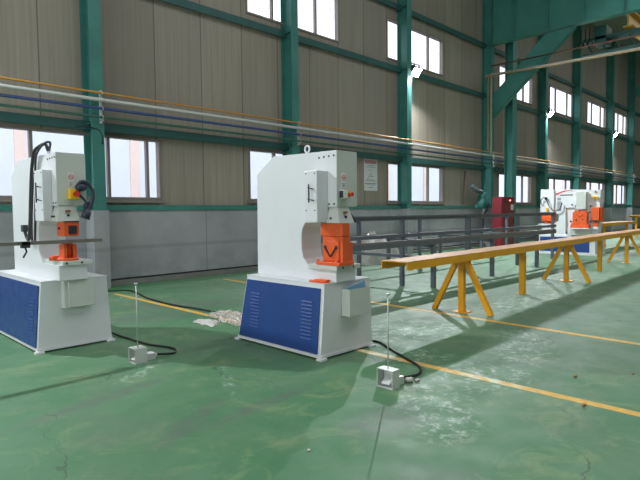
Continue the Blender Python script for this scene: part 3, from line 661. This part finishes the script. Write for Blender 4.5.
# ---------------------------------------------------------------- yellow support tables
def table(lab, x0, x1, y0, y1, ztop, legs, splay, rot=0, grp='yellow steel support tables'):
    q = ((x0+x1)/2, (y0+y1)/2, 0); t = thing('support_table', lab, 'table', q, grp)
    lip = .105
    top = MB(); top.box(x0, x1, y0, y1, ztop-.012, ztop-.004); top.box(x0, x1, y0, y0+.012, ztop-lip, ztop-.012); top.box(x0, x1, y1-.012, y1, ztop-lip, ztop-.012)
    to = top.build('channel', M['yellow'], t, q)
    MB().box(x0, x1, y0, y1, ztop-.004, ztop).build('worn_surface', M['worn_top'], to, q, label='rubbed orange-brown top face')
    yc = (y0+y1)/2-.02
    t.rotation_euler.z = rot; t.location.y += rot*(q[0]-7)
    for x in legs:
        zt = ztop-.012
        if x in splay:
            for s_ in (-1, 1):
                MB().bar((x-.01, yc+s_*.06, zt-.07), (x-.01, yc+s_*.455, .0), .07, .07).build('leg', M['yellow'], t, q, label='slanting outer leg')
            MB().bar((x+.0, yc, .012), (x+.0, yc, zt), .085, .075).build('leg', M['yellow'], t, q)
            MB().box(x-.09, x+.09, yc-.12, yc+.12, 0, .012).build('foot_plate', M['yellow'], t, q)
        else:
            MB().bar((x, yc, 0), (x, yc, zt), .09, .09).build('leg', M['yellow'], t, q)
        MB().box(x-.05, x+.05, y0+.012, y1-.012, zt-.05, zt).build('cross_tie', M['yellow'], t, q)
table('long yellow steel support table on splayed legs in the right foreground', 5.30, 21.5, 3.82, 4.21, .88, (7.0, 9.22, 11.5, 13.86, 16.38, 18.7), (7.0, 11.5, 16.38), .03)
table('yellow support table beyond the far machine, behind the long one', 20.6, 25.6, 6.3, 6.95, .97, (22.3, 25.2), ())
table('taller yellow support table farthest away, cut by the right edge', 30.9, 38.0, 7.55, 8.0, 1.16, (31.3, 34.5, 37.6), ())

# ---------------------------------------------------------------- grey racks (material conveyor)
def rack(lab, x0, x1, y0, y1, zlow, zhigh, posts, rear, xf, name='material_rack'):
    q = ((x0+x1)/2, (y0+y1)/2, 0); t = thing(name, lab, 'rack', q, 'grey steel racks')
    k = .08; g = 1 if y1 > y0 else -1      # y0: the low rail's row, y1: the row with the raised rail
    def bx(m, a, b, ya, yb, z0, z1, bev=0.): return m.box(a, b, min(ya, yb), max(ya, yb), z0, z1, bev)
    r_ = bx(MB(), x0, xf, y0-g*k/2, y0+g*k/2, zlow-.085, zlow, .004); ro = r_.build('front_rail', M['rack'], t, q)
    m = bx(MB(), x0, xf, y0-g*(k/2-.004), y0-g*(k/2-.022), zlow, zlow+.03); bx(m, x0, xf, y0+g*(k/2-.022), y0+g*(k/2-.004), zlow, zlow+.03).build('guide_strip', M['rack_top'], ro, q)
    m = bx(MB(), x0, x1, y1-g*.035, y1+g*.035, zhigh-.075, zhigh, .004); bx(m, x0, x1, y1-g*.06, y1-g*.036, zhigh-.02, zhigh+.012).build('top_rail', M['rack'], t, q)
    if g > 0: bx(MB(), x0, x1, y1-g*.09, y1-g*.036, .98, 1.05, .003).build('rear_rail', M['rack'], t, q)
    for x in posts: MB().box(x-k/2, x+k/2, y0-k/2, y0+k/2, 0, zlow-.086).build('post', M['rack'], t, q)
    for x in rear: bx(MB(), x-k/2, x+k/2, y1-g*.034, y1+g*.04, 0, zhigh-.076).build('post', M['rack'], t, q)
    for x in posts: bx(MB(), x-.03, x+.03, y0+g*(k/2+.001), y1-g*.036, zlow-.15, zlow-.09).build('cross_tie', M['rack'], t, q)
    return t, q
t, q = rack('long grey steel rack with a raised back rail behind the middle machine', 5.9, 16.45, 5.70, 6.30, .935, 1.40, (5.98, 8.9, 11.33, 13.8), (6.1, 8.7, 11.35, 13.98, 16.4), 15.0)
MB().box(8.77, 8.83, 5.75, 7.80, .56, .62).build('cross_tie', M['rack'], t, q)
rack('second grey steel rack standing farther back towards the window wall', 8.0, 17.0, 8.85, 7.95, .86, 1.345, (9.3, 11.6, 14.2, 16.8), (9.3, 11.75, 14.2, 16.8), 17.0)
# red cabinet
q = (20.3, 9.75, 0); t = thing('electric_cabinet', 'dark red electric cabinet with red pilot light against the wall', 'cabinet', q)
MB().box(19.74, 20.86, 9.55, 9.94, .05, 2.02, .008).box(19.8, 20.8, 9.58, 9.9, 0, .05).build('body', M['red'], t, q)
MB().box(19.78, 20.82, 9.535, 9.549, .1, 1.98, .003).build('door', M['red'], t, q)
MB().box(20.5, 20.74, 9.528, 9.5345, 1.5, 1.72).build('paper_label', M['paper'], t, q, label='small white label')
MB().cyl((20.42, 9.534, 1.88), (20.42, 9.505, 1.88), .03).build('pilot_light', M['redlight'], t, q, label='lit red pilot light')
for x in (19.95, 20.08, 20.21): MB().cyl((x, 9.534, 1.82), (x, 9.515, 1.82), .02).build('knob', M['dark'], t, q)
MB().box(20.74, 20.77, 9.51, 9.534, .95, 1.15).build('handle', M['dark'], t, q)
# air pot with a hose left of the cabinet
t = thing('air_unit', 'teal air filter unit with drooping hose left of the red cabinet', 'air unit', (19.8, 10.55, 1.7))
q = (19.8, 10.55, 1.7)
MB().cyl((20.2, 10.6, 1.55), (20.2, 10.6, 2.05), .2, 18).ball((20.2, 10.6, 2.05), .2).box(20.15, 20.25, 10.6, YW-.105, 1.6, 1.75).build('tank', M['teal'], t, q)
MB().tube(spline([(19.5, 10.7, 2.5), (19.7, 10.6, 2.3), (20.1, 10.6, 2.24), (20.2, 10.6, 2.2)], 6), .09).build('elbow', M['rack'], t, q)
MB().tube(spline([(20.1, 10.38, 1.7), (20.0, 10.3, 1.5), (19.75, 10.3, 1.35), (19.7, 10.3, .9), (19.7, 10.35, .02)], 6), .03).build('hose', M['black'], t, q)

# poster on the wall
q = (13.47, YW-.012, 2.17); t = thing('wall_poster', 'narrow white poster with pink header on the tan wall', 'poster', q)
MB().box(13.13, 13.81, YW-.012, YW-.008, 2.17, 3.19).build('sheet', M['paper'], t, q)
MB().box(13.17, 13.77, YW-.0135, YW-.0121, 3.04, 3.16).build('header', M['pink'], t, q, label='pink header band')
m = MB()
for (a, b, z, h_) in ((13.33, 13.62, 2.98, .012), (13.25, 13.7, 2.93, .012), (13.36, 13.56, 2.83, .012), (13.43, 13.50, 2.69, .035), (13.33, 13.62, 2.63, .02), (13.18, 13.76, 2.39, .022), (13.26, 13.68, 2.355, .012), (13.36, 13.58, 2.27, .018)):
    x = a
    while x < b:
        wd = random.uniform(.015, .045); m.box(x, min(x+wd, b), YW-.0135, YW-.0121, z, z+h_); x += wd+.008
for x, h_ in ((13.2, .05), (13.28, .1), (13.36, .12), (13.43, .06), (13.5, .09), (13.58, .05), (13.62, .07), (13.72, .04)): m.box(x, x+.022, YW-.0135, YW-.0121, 2.47, 2.47+h_)
m.build('print', M['ink'], t, q)
tag(MB().cyl((19.1, YW-.12, 1.745), (19.47, YW-.02, 3.08), .018).build('wooden_stick', M['wood']), 'thin brown stick leaning on the wall above the belt', 'stick')

# ---------------------------------------------------------------- plastic heaps and litter
def crumple(c, rx, ry, h, seed, name, mat, lab, cat, n=26, amp=.5):
    rnd = random.Random(seed); bm = bmesh.new()
    ph = [(rnd.uniform(0, 6.3), rnd.uniform(0, 6.3), rnd.uniform(3, 9), rnd.uniform(3, 9)) for _ in range(8)]
    g = [[None]*(n+1) for _ in range(n+1)]
    for i in range(n+1):
        for j in range(n+1):
            a = i/n*2-1; b = j/n*2-1
            # disc mapping
            x = a*math.sqrt(1-b*b/2); y = b*math.sqrt(1-a*a/2); r_ = math.hypot(x, y)
            edge = 1+.22*math.sin(3*math.atan2(y, x)+seed)+.13*math.sin(7*math.atan2(y, x)+seed*2)
            f = max(0, 1-r_**2.2)
            z = 0
            for p1, p2, f1, f2 in ph: z += abs(math.sin(x*f1+p1)*math.sin(y*f2+p2))
            z = h*f**.6*(.35+z/4*amp)+rnd.uniform(0, .18)*h*f
            g[i][j] = bm.verts.new((c[0]+x*rx*edge+rnd.uniform(-.01, .01), c[1]+y*ry*edge+rnd.uniform(-.01, .01), .003+max(0, z)))
    for i in range(n):
        for j in range(n): bm.faces.new((g[i][j], g[i+1][j], g[i+1][j+1], g[i][j+1]))
    m = MB(); m.bm.free(); m.bm = bm
    return tag(m.build(name, mat), lab, cat)
crumple((4.40, 6.05, 0), .22, .52, .11, 3, 'plastic_wrap', M['film'], 'crumpled clear plastic wrap on the floor left of the middle machine', 'plastic wrap', 30)
crumple((4.00, 6.15, 0), .12, .22, .05, 8, 'plastic_sheet', M['plastic'], 'small flat white plastic sheet beside the clear wrap', 'plastic sheet', 14)
crumple((11.9, 9.80, 0), 1.15, .6, .85, 5, 'wrapped_bundle', M['plastic'], 'white plastic-wrapped heap on the floor behind the grey racks', 'bundle', 34)
deb = [((3.80, 2.68), .035, 'crumpled white tissue beside the middle machine\'s foot pedal'), ((3.87, 2.64), .022, 'small white crumb right of the tissue by the pedal'), ((4.234, 1.375), .018, 'small pale stone on the yellow line at right'),
       ((4.924, 1.679), .016, 'small tan pebble beyond the right yellow line'), ((5.367, 1.329), .012, 'tiny tan pebble near the right edge of the floor'), ((2.258, 2.353), .010, 'tiny white chip on the floor at bottom centre')]
for k, ((x, y), r_, lab) in enumerate(deb):
    m = MB(); g = m.ball((x, y, r_*.6), r_, (1.3, 1, .6), 2); rnd = random.Random(k)
    for v in m.bm.verts: v.co += Vector((rnd.uniform(-1, 1), rnd.uniform(-1, 1), rnd.uniform(-.3, .5)))*r_*.22
    zmin = min(v.co.z for v in m.bm.verts)
    for v in m.bm.verts: v.co.z -= zmin
    tag(m.build('litter_scrap', M['plastic'] if k in (0, 1, 5) else M['worn_top']), lab, 'litter', 'scraps on the floor')
